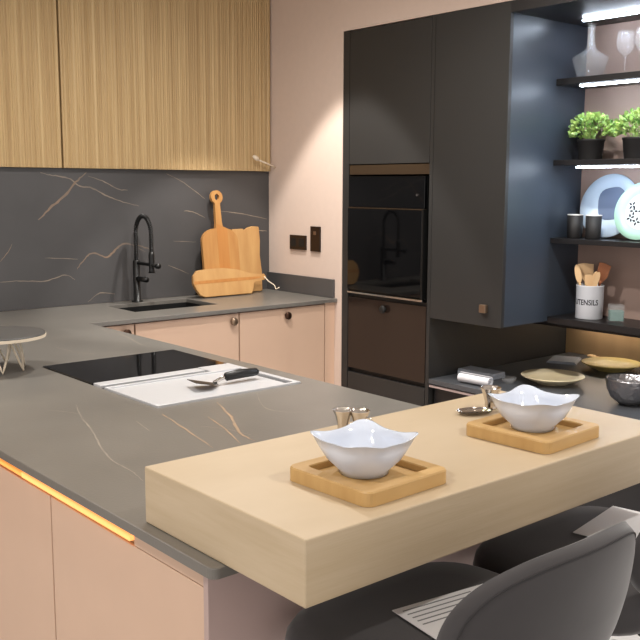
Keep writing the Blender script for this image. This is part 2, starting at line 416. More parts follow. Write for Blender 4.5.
obj('drip_channel', B(x1-.034, x1-.019, y0+.013, y1-.013, -.012, -.004), M['darkgap'], t)
# spatula resting on the griddle
t = thing('spatula', 'steel scraper with black handle lying on the griddle plate', 'spatula', (1.475, 2.215, .926), math.radians(2))
bm = bmesh.new()
prism(bm, [(-.085, -.035), (-.035, -.048), (.012, -.012), (.012, .012), (-.06, .045)], .0018, Matrix.Translation((0, 0, .002)) @ Matrix.Rotation(math.radians(12), 4, 'Y'))
obj('blade', bm, M['blackmetal'], t)
bm = bmesh.new(); tube(bm, [(.005, 0, .004), (.035, 0, .014), (.05, 0, .016)], .006, 8); obj('neck', bm, M['polish'], t, True)
bm = bmesh.new(); tube(bm, [(.045, 0, .015), (.05, 0, .016), (.10, 0, .018), (.16, 0, .016), (.168, 0, .015)], [.008, .013, .014, .012, .007], 12); obj('handle', bm, M['blackmetal'], t, True)

# ------------------------------------------------------------------ sink and tap
bm = bmesh.new(); s0, s1, q0, q1 = SX0-.006, SX1+.006, SY0-.006, SY1+.006
box(bm, s0, s1, q0, q1, .712, .724)
for q in ((s0, SX0+.002, q0, q1), (SX1-.002, s1, q0, q1), (SX0+.002, SX1-.002, q0, SY0+.002), (SX0+.002, SX1-.002, SY1-.002, q1)):
    box(bm, *q, .724, .901)
t = thing('sink', 'black undermounted sink in the back worktop beside the tap', 'sink')
obj('bowl', bm, M['blacksink'], t)
bm = bmesh.new(); lathe(bm, [(0, .7245), (.04, .7245), (.042, .728), (.036, .728), (.03, .726), (0, .726)], (2.34, 3.92, 0)); obj('drain', bm, M['blackmetal'], t, True)
t = thing('kitchen_tap', 'matt black spring-neck kitchen tap behind the sink', 'tap', (2.292, 4.112, .92))
bm = bmesh.new(); lathe(bm, [(0, 0), (.028, 0), (.028, .006), (.018, .008), (.018, .205), (.015, .21), (0, .21)], n=24); obj('body', bm, M['blackmetal'], t, True)
arch = []
for k in range(0, 25):
    a = PI*k/24; arch.append((.004*k/24*2, -.068+.068*math.cos(a), .345+.085*math.sin(a)))
path = [(0, 0, .20), (0, 0, .27)]+arch+[(.008, -.136, .29), (.008, -.136, .25)]
bm = bmesh.new(); tube(bm, path, .0075, 10)
for i in range(0, len(path)-1):
    a, b = Vector(path[i]), Vector(path[i+1]); n = max(1, int((b-a).length/.0075))
    for k in range(n):
        p = a.lerp(b, k/n); d = (b-a).normalized(); q = d.orthogonal().normalized()
        tube(bm, [p-d*.002, p+d*.002], .0115, 10)
obj('spring_neck', bm, M['blackmetal'], t, True)
bm = bmesh.new(); tube(bm, [(.008, -.136, .26), (.008, -.136, .24), (.008, -.136, .165), (.008, -.136, .155)], [.012, .015, .013, .017], 14); obj('spray_head', bm, M['blackmetal'], t, True)
bm = bmesh.new(); tube(bm, [(0, 0, .195), (.004, -.12, .195), (.008, -.19, .192)], .008, 10)
tube(bm, [(.008, -.186, .192), (.008, -.205, .192)], .013, 12); obj('holder_arm', bm, M['blackmetal'], t, True)
bm = bmesh.new(); tube(bm, [(0, -.01, .118), (0, -.10, .118)], .013, 14); obj('lever_handle', bm, M['blackmetal'], t, True)

# ------------------------------------------------------------------ chopping boards
def superrect(w_, h_, r, n=6, x=0, y=0):
    o = []
    for (cx, cy, a0) in ((w_/2-r, h_/2-r, 0), (-w_/2+r, h_/2-r, 90), (-w_/2+r, -h_/2+r, 180), (w_/2-r, -h_/2+r, 270)):
        for k in range(n+1):
            a = math.radians(a0+90*k/n); o.append((x+cx+r*math.cos(a), y+cy+r*math.sin(a)))
    return o
def lean(x, y, ang):  # local u->X, v->up, w->toward the camera side (-Y); leans back against the splashback
    return Matrix.Translation((x, y, .9215)) @ Matrix.Rotation(math.radians(ang), 4, 'X')@ Matrix(((1, 0, 0, 0), (0, 0, -1, 0), (0, 1, 0, 0), (0, 0, 0, 1)))
# tall paddle board with a hole in the grip, built from two half outlines around the hole
def paddle_outline(w_, hb, ht):
    L = [(-.45*w_, 0), (-.5*w_, .02), (-.5*w_, hb*.86)]
    for k in range(1, 7):
        a = k/6*PI/2; L.append((-.5*w_+(.5*w_-.024)*(1-math.cos(a)), hb*.86+hb*.2*math.sin(a)))
    L += [(-.019, hb*1.06+.03), (-.016, ht-.085)]
    return L
t = thing('chopping_board', 'tall honey-coloured paddle chopping board with a hole in its handle, leaning on the splashback', 'chopping board')
hb, ht = .335, .565
half = paddle_outline(.228, hb, ht)
cyc, ro, ri = ht-.045, .036, .014
oa = [(cyc_x, cyc_y) for cyc_x, cyc_y in [(-ro*math.sin(a), cyc-ro*math.cos(a)) for a in [math.radians(28+ (180-28)*k/12) for k in range(13)]]]
ia = [(-ri*math.sin(a), cyc-ri*1.25*math.cos(a)) for a in [PI*(1-k/12) for k in range(13)]]
hl = half+oa+ia+[(0, 0)]
MT = lean(2.788, 4.078, -7)
bm = bmesh.new(); prism(bm, hl, .018, MT)
prism(bm, [(-x, y) for x, y in hl][::-1], .018, MT, bev=0)
bmesh.ops.remove_doubles(bm, verts=bm.verts, dist=1e-5)
obj('board', bm, M['board'], t)
bm = bmesh.new(); prism(bm, [(-.018, .012), (.05, .012), (.05, .352), (-.018, .380)], .0006, MT @ Matrix.Translation((0, 0, .0182))); obj('inlay_stave', bm, M['boarddark'], t)
# natural edge board
ol = [(-.09, 0), (-.095, .1), (-.09, .2), (-.09, .345), (-.02, .346), (-.01, .335), (.0, .338), (.02, .352), (.05, .358), (.088, .354), (.092, .28), (.086, .2), (.096, .1), (.094, 0)]
bm = bmesh.new(); prism(bm, ol, .02, lean(2.972, 4.116, -4), bev=.002)
setp(obj('chopping_board', bm, M['board2']), 'pale natural-edge rectangular chopping board behind the lying one, next to the pale wall', 'chopping board')
# third board lying on its long side, handle to the right
t = thing('chopping_board', 'paddle chopping board standing on its long edge in front of the other two', 'chopping board')
ol = [(-.215, .045), (-.19, .012), (-.16, 0), (.19, 0), (.205, .03), (.215, .062), (.28, .07), (.305, .068), (.318, .085), (.305, .102), (.28, .100), (.21, .104), (.10, .135), (.0, .147), (-.12, .147), (-.19, .142), (-.222, .115), (-.228, .075)]
MT = lean(2.770, 4.030, -14) @ Matrix.Diagonal((.86, 1, 1, 1))
bm = bmesh.new(); prism(bm, ol, .02, MT, bev=.003); obj('board', bm, M['board2'], t)
bm = bmesh.new(); prism(bm, [(-.222, .070), (.21, .074), (.275, .080), (.275, .088), (.1, .090), (-.222, .086)], .0006, MT @ Matrix.Translation((0, 0, .0202))); obj('inlay_stripe', bm, M['boarddark'], t)
bm = bmesh.new(); tube(bm, [MT@Vector((.30, .085, .021)), MT@Vector((.318, .055, .035)), MT@Vector((.345, .03, .05)), MT@Vector((.335, .005, .07)), MT@Vector((.35, .012, .085))], .003, 6)
obj('cord_loop', bm, M['string'], t, True)

# ------------------------------------------------------------------ round stand, left
t = thing('cake_stand', 'round grey marble stand on bent wire legs at the left edge of the worktop', 'stand', (1.085, 2.84, .92))
bm = bmesh.new(); lathe(bm, [(0, .106), (.142, .106), (.147, .109), (.147, .117), (.144, .120), (0, .120)], n=64); obj('top', bm, M['darkstone'], t)
bm = bmesh.new(); lathe(bm, [(.147, .106), (.1485, .106), (.1485, .115), (.147, .115)], n=64); obj('rim', bm, M['string'], t)
bm = bmesh.new()
pts = []; n = 7
for k in range(n*12):
    a = 2*PI*k/(n*12); tt = (k % 12)/12; z = .004+.100*(1-abs(2*tt-1)); r = .085-.022*(1-abs(2*tt-1))
    pts.append((r*math.cos(a), r*math.sin(a), z))
tube(bm, pts, .0035, 8, closed=True); obj('wire_base', bm, M['string'], t, True)

# ------------------------------------------------------------------ oak breakfast slab
setp(obj('breakfast_bar', B(.768, 1.722, .931, 1.368, .9205, 1.021, .0025), M['oak']), 'thick pale oak breakfast bar lying across the end of the peninsula', 'breakfast bar')

def make_tray(label, x, y, rz):
    t = thing('serving_tray', label, 'tray', (x, y, 1.0215), rz, 'bamboo trays on the breakfast bar')
    W = .095
    bm = bmesh.new()
    prism(bm, superrect(2*W, 2*W, .016, 5), .012)
    out, inn = superrect(2*W, 2*W, .016, 5), superrect(2*W-.05, 2*W-.05, .008, 5)
    n = len(out); rings = []
    for pl, z in ((out, .012), (out, .021), ([(a[0]*.985, a[1]*.985) for a in out], .0235), ([(a[0]*1.02, a[1]*1.02) for a in inn], .0235), (inn, .0215), (inn, .012)):
        rings.append([bm.verts.new((p[0], p[1], z)) for p in pl])
    for a, b in zip(rings, rings[1:]):
        for k in range(n): bm.faces.new((a[k], a[(k+1) % n], b[(k+1) % n], b[k]))
    obj('tray_body', bm, M['bamboo'], t)
    return t
make_tray('square bamboo tray under the nearer white bowl', 1.009, 1.063, math.radians(2))
make_tray('square bamboo tray under the farther white bowl', 1.447, 1.062, math.radians(3))

def make_bowl(label, x, y, rz):
    bm = bmesh.new(); N = 64; R = []
    prof = [(.034, 0, 0), (.037, 0, 0), (.038, .006, 0), (.055, .024, .25), (.064, .044, .6), (.069, .060, 1.)]
    def ring(r, z, sq, lift=0):
        o = []
        for k in range(N):
            a = 2*PI*k/N; c = math.cos(2*(a-PI/4)*2/2)  # 1 at the corners
            cc = .5+.5*math.cos(4*(a-PI/4))
            se = 1/((abs(math.cos(a))**5+abs(math.sin(a))**5)**(1/5))
            rr = r*((1-sq)+sq*se*(.87+.07*cc)); zz = z+sq*(.008*cc**2.5-.003)*(z/.06)
            o.append(bm.verts.new((rr*math.cos(a), rr*math.sin(a), zz)))
        return o
    for r, z, s in prof: R.append(ring(r, z, s))
    for r, z, s in [(.0705, .0605, 1.), (.067, .0600, 1.), (.0615, .045, .6), (.052, .026, .25), (.034, .0105, 0)]: R.append(ring(r, z, s))
    for a, b in zip(R, R[1:]):
        for k in range(N): bm.faces.new((a[k], a[(k+1) % N], b[(k+1) % N], b[k]))
    bm.faces.new(R[0]); bm.faces.new(R[-1])
    o = obj('bowl', bm, M['porcelain'], None, True); o.location = (x, y, 1.0342); o.rotation_euler = (0, 0, rz)
    o.scale = (1.09, 1.09, 1.02)
    return setp(o, label, 'bowl', 'white bowls on bamboo trays')
make_bowl('wavy-rimmed square white porcelain bowl on the nearer tray', 1.010, 1.074, math.radians(2))
make_bowl('wavy-rimmed square white porcelain bowl on the farther tray', 1.457, 1.070, math.radians(3))

# steel cups
def make_cup(label, x, y, s=1, hnd=True):
    t = thing('steel_cup', label, 'cup', (x, y, 1.0217), 0, 'small steel cups on the breakfast bar')
    bm = bmesh.new(); R = []; N = 36
    for r, z in [(.0, 0), (.014, 0), (.013, .004), (.013, .012), (.018, .026), (.0225, .036), (.0232, .0375), (.0215, .0365), (.017, .026), (.012, .013), (0, .010)]:
        R.append((r*s, z*s))
    for q in range(len(R)): R[q] = (R[q][0], R[q][1]*1.35)
    lathe(bm, R, n=N)
    for v in bm.verts:
        if v.co.z > .04*s:
            a = math.atan2(v.co.y, v.co.x); k = 1+.06*math.cos(8*a); v.co.x *= k; v.co.y *= k
    obj('cup_body', bm, M['polish'], t, True)
    if hnd:
        bm = bmesh.new(); tube(bm, [(.018*s+.012*s*math.sin(a), 0, .022*s+.011*s*math.cos(a)) for a in [PI*k/10 for k in range(11)]], .0016*s, 6); obj('handle', bm, M['polish'], t, True)
    t.rotation_euler.z = -PI/4
make_cup('small fluted steel cup behind the nearer bowl, left of its pair', 1.186, 1.322, .86, False)
make_cup('small fluted steel cup with loop handle behind the nearer bowl', 1.206, 1.296, .86)
make_cup('small fluted steel cup left of the farther bowl beside the spoon', 1.556, 1.255, .95)
t = thing('spoon', 'polished steel spoon lying left of the farther bowl', 'spoon', (1.528, 1.232, 1.0217), math.radians(-25)); t.scale = (1.2, 1.2, 1.2)
bm = bmesh.new()
N = 24; R = []
for f, z in ((1, .007), (.9, .003), (.6, .0008), (.0, 0)):
    R.append([bm.verts.new((-.03+.034*f*math.cos(2*PI*k/N), .021*f*math.sin(2*PI*k/N), z)) for k in range(N)] if f else [bm.verts.new((-.03, 0, 0))])
for z, f in ((.0082, 1.0),): pass
for a, b in zip(R, R[1:]):
    for k in range(N):
        q = list(dict.fromkeys([a[k % len(a)], a[(k+1) % len(a)], b[(k+1) % len(b)], b[k % len(b)]])); bm.faces.new(q)
bmesh.ops.solidify(bm, geom=bm.faces[:], thickness=.0012)
obj('bowl_end', bm, M['polish'], t, True)
bm = bmesh.new(); prism(bm, [(.002, -.003), (.06, -.003), (.11, -.007), (.12, 0), (.11, .007), (.06, .003), (.002, .003)], .002, Matrix.Translation((0, 0, .006))); obj('handle', bm, M['polish'], t)

# ------------------------------------------------------------------ stools
def make_stool(label, x, y, rz=0):
    t = thing('bar_stool', label, 'stool', (x, y, 0), rz, 'charcoal velvet bar stools at the breakfast bar')
    # seat: soft rounded pad
    bm = bmesh.new(); N = 64; R = []
    for f, z in [(0, 0.734), (.7, 0.734), (.93, 0.742), (.985, 0.756), (1, 0.774), (.985, 0.794), (.94, 0.809), (.85, 0.818), (.6, 0.821), (.3, 0.819), (0, 0.818)]:
        if f == 0: R.append([bm.verts.new((0, 0, z))]); continue
        row = []
        for k in range(N):
            a = 2*PI*k/N; c, s = math.cos(a), math.sin(a)
            se = 1/((abs(c)**3.8+abs(s)**3.8)**(1/3.8)); row.append(bm.verts.new(((.228)*f*se*c, .193*f*se*s, z)))
        R.append(row)
    for a, b in zip(R, R[1:]):
        for k in range(N): bm.faces.new(list(dict.fromkeys([a[k % len(a)], a[(k+1) % len(a)], b[(k+1) % len(b)], b[k % len(b)]])))
    obj('seat', bm, M['velvet'], t, True)
    # back shell
    bm = bmesh.new(); n = 28; T = .026; front = {}; back = {}
    def P(a, b, side):
        r = max(abs(a), abs(b)); 
        if r < 1e-9: X, Z = 0, 0
        else:
            e = 2.6; k = r/((abs(a)**e+abs(b)**e)**(1/e)); X, Z = a*k, b*k
        tap = 1-.20*max(0, -Z)**1.3
        s = .226*X*tap; zz = .892+(.134 if Z > 0 else .105)*Z
        th = T*(1-r**5)**.5 if r < 1 else 0
        Rr = .40; ph = s/Rr; rad = Rr+side*th
        yy = -.221+Rr-rad*math.cos(ph) - .045*(Z+1)*.5
        return (rad*math.sin(ph), yy, zz)
    for i in range(n+1):
        for j in range(n+1):
            a, b = 2*i/n-1, 2*j/n-1
            if i in (0, n) or j in (0, n): front[i, j] = back[i, j] = bm.verts.new(P(a, b, 0))
            else: front[i, j] = bm.verts.new(P(a, b, -1)); back[i, j] = bm.verts.new(P(a, b, 1))
    for i in range(n):
        for j in range(n):
            for D, fl in ((front, 0), (back, 1)):
                q = [D[i, j], D[i+1, j], D[i+1, j+1], D[i, j+1]]; bm.faces.new(q if fl else q[::-1])
    obj('backrest', bm, M['velvet'], t, True)
    # seam around the outer face
    bm = bmesh.new(); pts = []
    for k in range(72):
        a = 2*PI*k/72; c, s = math.cos(a), math.sin(a); q = .91/max(abs(c), abs(s)); p = P(c*q, s*q, 1.0); pts.append((p[0], p[1]-.0005, p[2]))
    tube(bm, pts, .0014, 6, closed=True); obj('seam', bm, M['velvetseam'], t, True)
    # bracket from seat to back
    bm = bmesh.new(); box(bm, -.10, .10, -.235, -.14, .714, .732, .004); box(bm, -.10, .10, -.240, -.226, .714, .82, .003); obj('back_bracket', bm, M['velvetseam'], t)
    for sx in (-1, 1):
        for sy in (-1, 1):
            bm = bmesh.new(); tube(bm, [(sx*.15, sy*.13, .716), (sx*.175, sy*.155, .45), (sx*.215, sy*.175, 0.002)], .0095, 10); obj('leg', bm, M['blackmetal'], t, True)
    bm = bmesh.new(); q = .192; z = .27
    tube(bm, [(p[0], p[1], z) for p in superrect(2*q+.004, 2*q-.036, .02, 4)], .007, 8, closed=True); obj('footrest', bm, M['blackmetal'], t, True)
    return t
make_stool('charcoal velvet bar stool nearest the peninsula corner, its backrest fully in view', 1.060, .946)
make_stool('charcoal velvet bar stool at the right, partly hidden behind the nearer stool', 1.526, .948)
def tag(label, x, y, rz, w_, h_, z=.802):
    t = thing('paper_tag', label, 'paper', (x, y, z), rz, 'paper tags on the stools')
    bm = bmesh.new(); nx = 10
    Vt = [[[bm.verts.new((w_*(i/nx-.5), h_*(j-.5), .0012*q)) for i in range(nx+1)] for j in (0, 1)] for q in (0, 1)]
    for i in range(nx):
        bm.faces.new((Vt[1][0][i], Vt[1][0][i+1], Vt[1][1][i+1], Vt[1][1][i])); bm.faces.new((Vt[0][0][i], Vt[0][1][i], Vt[0][1][i+1], Vt[0][0][i+1]))
        for j in (0, 1): bm.faces.new((Vt[0][j][i], Vt[0][j][i+1], Vt[1][j][i+1], Vt[1][j][i]))
    for i in (0, nx): bm.faces.new((Vt[0][0][i], Vt[0][1][i], Vt[1][1][i], Vt[1][0][i]))
    obj('sheet', bm, M['paper'], t)
    if h_ > .14: return
    bm = bmesh.new()
    for k in range(5):
        yy = h_*(.40-.10*k); box(bm, -w_*.44, w_*.42*random.uniform(.5, 1), yy-.0014, yy+.0014, .0013+.0045*0, .0016)
    obj('text_lines', bm, M['ink'], t)
tag('printed white paper tag lying on the seat of the nearer stool', 1.092, .917, math.radians(-8.6), .20, .13, .822)
tag('white paper tag lying on the seat of the right-hand stool', 1.630, .952, math.radians(10), .20, .15, .822)

# ------------------------------------------------------------------ tall dark units on the right wall
t = thing('oven_housing', 'tall dark oven housing between the pale wall and the hanging cupboard', 'cabinet', (WX, 0, 0))
bm = bmesh.new()
box(bm, .02, .56, 3.529, 3.549, 0, 2.26); box(bm, 0, .572, 2.932, 2.952, 0, 2.26)
box(bm, .02, .56, 2.952, 3.529, 2.24, 2.26); box(bm, .54, .56, 2.952, 3.529, 0, 2.24)
box(bm, .02, .54, 2.952, 3.529, .94, .955); box(bm, .02, .54, 2.952, 3.529, 1.56, 1.60)
box(bm, 0, .02, 3.505, 3.549, 0, 2.26)
obj('body', bm, M['dark'], t)
d = obj('door', B(0, .02, 2.955, 3.502, 1.608, 2.255, .001), M['dark'], t)
obj('bronze_strip', B(0.003, .02, 2.955, 3.502, 1.556, 1.604, .001), M['bronzestrip'], t)
d = obj('drawer', B(0, .02, 2.957, 3.500, .572, .940, .001), M['bronze'], t)
k = knob(d, 0, 3.232, .90, 'x', M['darkgap'])
d = obj('drawer', B(0, .02, 2.957, 3.500, .18, .548, .001), M['dark'], t)
obj('recess', B(.021, .03, 2.953, 3.528, .10, .95), M['darkgap'], t)
obj('plinth', B(.04, .06, 2.953, 3.528, 0, .15), M['dark'], t)
t = thing('oven', 'built-in black glass oven in the tall dark housing', 'oven', (WX, 3.23, .96))
obj('body', B(.004, .50, -.262, .262, .002, .588), M['blackmetal'], t)
obj('control_panel', B(-.012, .004, -.262, .262, .437, .588, .001), M['blackglass'], t)
d = obj('door', B(-.016, .004, -.250, .262, .022, .430, .001), M['blackglass'], t)
bm = bmesh.new(); box(bm, -.018, .004, -.262, -.2515, .012, .434); obj('side_trim', bm, M['blackmetal'], t)
bm = bmesh.new(); box(bm, -.018, .004, -.262, .262, .002, .011, .001); obj('bottom_trim', bm, M['steel'], t)
bm = bmesh.new(); box(bm, -.014, .004, -.262, .262, .431, .4355); obj('divider_trim', bm, M['bronzestrip'], t)
bm = bmesh.new(); lathe(bm, [(0, 0), (.006, 0), (.006, .004), (0, .004)], n=16); bmesh.ops.transform(bm, matrix=Matrix.Translation((-.012, -.215, .50)) @ Matrix.Rotation(-PI/2, 4, 'Y'), verts=bm.verts)
obj('button', bm, M['steel'], t)

t = thing('hanging_cupboard', 'tall charcoal cupboard hanging beside the shelves, small square knob at bottom', 'cabinet', (WX, 0, 0))
obj('body', B(.02, .572, 2.513, 2.9305, .893, 2.26), M['side'], t)
d = obj('door', B(0, .0195, 2.513, 2.9305, .890, 2.26, .001), M['dark'], t)
bm = bmesh.new(); box(bm, -.02, 0, 2.587, 2.623, .950, .986, .003); obj('knob', bm, M['knob'], d)

# shelf bay
setp(obj('bay_top_panel', B(WX, 3.744, 1.45, 2.512, 2.215, 2.26), M['shelf']), 'black top panel closing the shelf bay above the upper light', 'panel')
setp(obj('bay_back_panel', B(3.722, 3.744, 1.45, 2.512, .915, 2.214), M['niche']), 'taupe back panel behind the lit shelves', 'panel')
def shelf(label, zt, th, led=True, x0=3.50):
    t = thing('wall_shelf', label, 'shelf', (0, 0, zt))
    obj('board', B(x0, 3.721, 1.45, 2.511, -th, 0, .001), M['shelf'], t)
    return t
shelf('black shelf carrying the decanter and wine glasses', 1.970, .028)
shelf('black shelf carrying the potted plants', 1.618, .024)
shelf('black shelf carrying the cups and leaning plates', 1.272, .022)
shelf('black bottom shelf carrying the utensil pot', .914, .030)
def ledstrip(label, z, x=3.512, wd=.02):
    t = thing('led_strip', label, 'light strip', (x, 0, z), 0, 'cool white strips lighting the shelves')
    obj('housing', B(0, wd, 1.46, 2.402, -.004, -.0005), M['steel'], t)
    obj('diffuser', B(.001, wd-.001, 1.461, 2.400, -.011, -.0045, .001), M['led'], t)
ledstrip('cool white light strip under the top panel, above the decanter', 2.2145)
ledstrip('cool white light strip under the decanter shelf', 1.9415)
ledstrip('cool white light strip under the plant shelf', 1.5935, wd=.012)

t = thing('recess_fill_light', 'added unseen fill strip under the soffit, brightening the oak panel', 'light strip', (4.24, 0, .829))
obj('housing', B(0, .04, 1.4, 2.85, -.006, 0), M['shelf'], t); obj('diffuser', B(.004, .036, 1.41, 2.84, -.010, -.0065), M['recessfill'], t)  # unseen strip added because the oak panel came out too dark
# ------------------------------------------------------------------ low table in the recess
t = thing('low_counter', 'low dark stone counter in the recess with a rose-coloured edge strip', 'counter', (0, 0, 0))
obj('top', B(3.168, 4.296, 1.2, 2.929, .578, .60, .001), M['counter'], t)
obj('edge_strip', B(3.172, 3.186, 1.2, 2.929, .561, .571), M['pinkedge'], t)
obj('base', B(3.20, 4.28, 1.25, 2.92, 0, .577), M['shelf'], t)

def make_plate(label, x, y, z, r, mt, h=.022, tilt=None):
    bm = bmesh.new(); lathe(bm, [(0, 0), (r*.5, 0), (r*.52, .004), (r*.75, h*.45), (r*.97, h*.9), (r, h), (r*.985, h+.003), (r*.74, h*.45+.005), (r*.5, .006), (0, .005)], n=56)
    return bm
for lab, x, y, r, mt in [('pale yellow dinner plate on the low counter behind the farther bowl', 3.545, 2.50, .145, 'plateyellow'),
                         ('mustard yellow plate on the low counter near the oak panel', 4.03, 2.50, .145, 'plateolive'),
                         ('yellow plate on the low counter at the right edge of the photo', 4.12, 2.22, .13, 'plateolive')]:
    h = .036
    t = thing('dinner_plate', lab, 'plate', (x, y, .6005), 0, 'plates on the low counter')
    obj('plate_body', make_plate('', 0, 0, 0, r, None, h), M[mt], t, True)
# hammered bowl
bm = bmesh.new(); lathe(bm, [(0, 0), (.04, 0), (.045, .003), (.078, .03), (.094, .065), (.098, .105), (.100, .112), (.095, .108), (.09, .067), (.074, .034), (.04, .008), (0, .007)], n=56)
o = obj('metal_bowl', bm, M['hammered'], None, True); o.location = (3.44, 2.04, .6005)
setp(o, 'hammered grey metal bowl on the low counter at the right edge', 'bowl')
# folded items
t = thing('napkin_roll', 'rolled white napkin on the low counter beside the oven housing', 'napkin', (3.23, 2.705, .6005))
bm = bmesh.new(); sp = []
for k in range(48):
    a = 2*PI*2.2*k/47; q = .008+.017*k/47; sp.append((q*math.cos(a), q*math.sin(a)))
for k in range(47, -1, -1):
    a = 2*PI*2.2*k/47; q = .0055+.017*k/47; sp.append((q*math.cos(a), q*math.sin(a)))
V = [[bm.verts.new((q[0], y, .0258+q[1])) for q in sp] for y in (-.09, .08)]
for k in range(96): bm.faces.new((V[0][k], V[0][(k+1) % 96], V[1][(k+1) % 96], V[1][k]))
bm.faces.new(V[0]); bm.faces.new(V[1]); obj('roll', bm, M['cloth'], t)
t.rotation_euler.z = math.radians(4)
t = thing('folded_leaflet', 'grey glossy folded leaflet standing behind the rolled napkin', 'leaflet', (3.42, 2.82, .6005), math.radians(2))
bm = bmesh.new(); box(bm, -.05, .05, -.105, .105, 0, .014, .001); box(bm, -.048, .048, -.103, .103, .0145, .027, .001); obj('pages', bm, M['greycloth'], t)
bm = bmesh.new(); lathe(bm, [(0, 0), (.02, 0), (.03, .012), (.036, .03), (.0345, .03), (.028, .013), (0, .004)], n=32)
o = obj('glass_dish', bm, M['glass'], None, True); o.location = (3.375, 2.62, .6005); setp(o, 'small clear glass dish beside the rolled napkin', 'dish')
t = thing('folded_napkin', 'grey folded napkin on the low counter in front of the black panel', 'napkin', (4.04, 2.80, .6005), math.radians(25))
bm = bmesh.new(); box(bm, -.09, .09, -.09, .06, 0, .006, .002); box(bm, -.085, .085, -.085, .05, .0062, .012, .002); obj('fabric', bm, M['greycloth'], t)
t = thing('wooden_spoon', 'pale wooden spoon lying behind the mustard plate', 'spoon', (4.23, 2.68, .6005), math.radians(80))
bm = bmesh.new(); tube(bm, [(-.12, 0, .007), (.04, 0, .008)], .006, 8); obj('handle', bm, M['utlight'], t, True)
bm = bmesh.new(); tube(bm, [(.035, 0, .009), (.06, 0, .009), (.085, 0, .009), (.10, 0, .009)], [.006, .02, .02, .006], 14)
for v in bm.verts: v.co.z = .002+(v.co.z-.002)*.4+.004
obj('spoon_head', bm, M['utlight'], t, True)

# ------------------------------------------------------------------ on the shelves
Z1, Z2, Z3, Z4 = 1.9705, 1.6185, 1.2725, .9145
bm = bmesh.new(); lathe(bm, [(0, .001), (.05, 0), (.056, .004), (.070, .05), (.080, .088), (.076, .093), (.045, .108), (.026, .125), (.017, .155), (.015, .195), (.019, .225), (.021, .232), (.019, .232), (.013, .195), (.0145, .155), (.023, .127), (.043, .111), (.074, .0905), (.0765, .087), (.067, .05), (.053, .007), (0, .004)], n=48)
o = obj('decanter', bm, M['glass'], None, True); o.location = (3.60, 2.41, Z1); setp(o, 'clear glass decanter with a wide shoulder on the top shelf', 'decanter')
bm = bmesh.new(); lathe(bm, [(0, 0), (.034, 0), (.034, .002), (.006, .006), (.0035, .012), (.0035, .075), (.008, .085), (.030, .105), (.040, .135), (.036, .175), (.032, .19), (.031, .19), (.035, .175), (.0385, .135), (.029, .107), (.006, .088), (0, .086)], n=40)
wg = obj('wine_glass', bm, M['glass'], None, True); wg.location = (3.64, 2.265, Z1); setp(wg, 'stemmed wine glass right next to the decanter', 'wine glass', 'wine glasses on the top shelf')
for (x, y, l) in [(3.62, 2.165, 'stemmed wine glass at the right edge of the photo on the top shelf')]:
    c = wg.copy(); COL.objects.link(c); c.location = (x, y, Z1); c['label'] = l
def make_plant(label, x, y, seed):
    rnd = random.Random(seed)
    t = thing('potted_plant', label, 'plant', (x, y, Z2), 0, 'potted plants on the shelf')
    bm = bmesh.new(); lathe(bm, [(0, 0), (.048, 0), (.05, .004), (.058, .08), (.061, .082), (.061, .09), (.056, .09), (.054, .078), (0, .076)], n=32); obj('pot', bm, M['pot'], t, True)
    bm = bmesh.new(); lathe(bm, [(0, .0775), (.053, .0785)], n=24); obj('soil', bm, M['soil'], t)
    bm = bmesh.new()
    for k in range(520):
        th = rnd.uniform(0, 2*PI); ph = math.acos(rnd.uniform(-.25, 1)); rr = rnd.uniform(.5, 1)**.5
        d = Vector((math.cos(th)*math.sin(ph), math.sin(th)*math.sin(ph), math.cos(ph)))
        p = Vector((d.x*.088*rr, d.y*.108*rr, .122+d.z*.085*rr))
        p.z = max(p.z, .070 if abs(d.x*rr)+abs(d.y*rr) > .75 else .09)
        l = rnd.uniform(.014, .023); dirn = (d+Vector((rnd.uniform(-.6, .6), rnd.uniform(-.6, .6), rnd.uniform(-.3, .8)))).normalized()
        s = dirn.cross(Vector((rnd.uniform(-1, 1), rnd.uniform(-1, 1), rnd.uniform(-1, 1)))).normalized(); n_ = dirn.cross(s)
        q = [p-dirn*l*.5, p+s*l*.38+n_*.001, p+dirn*l*.35+s*l*.3, p+dirn*l*.62, p+dirn*l*.35-s*l*.3, p-s*l*.38+n_*.001]
        bm.faces.new([bm.verts.new(v) for v in q])
    for k in range(26):
        th = rnd.uniform(0, 2*PI); r = rnd.uniform(.02, .06)
        tube(bm, [(.015*math.cos(th), .015*math.sin(th), .075), (r*math.cos(th), r*math.sin(th), .15)], .0012, 5)
    obj('foliage', bm, M['leaf'], t, auto=0)
    return t
make_plant('leafy green plant in a black pot beside the cupboard side', 3.61, 2.395, 3)
make_plant('leafy green plant in a black pot at the right edge of the photo', 3.60, 2.165, 8)

def make_tumbler(label, x, y):
    t = thing('black_cup', label, 'cup', (x, y, Z3), 0, 'black cups on the plate shelf')
    bm = bmesh.new(); lathe(bm, [(0, 0), (.031, 0), (.033, .003), (.035, .102), (.0325, .102), (.031, .006), (0, .005)], n=36); obj('cup_body', bm, M['pot'], t, True)
    bm = bmesh.new(); lathe(bm, [(.0355, .1022), (.0355, .106), (.032, .106), (.032, .1022)], n=36); obj('rim', bm, M['paper'], t, True)
make_tumbler('black cup with pale rim on the shelf beside the cupboard side', 3.585, 2.442)
make_tumbler('black cup with pale rim in front of the big pale blue plate', 3.575, 2.340)

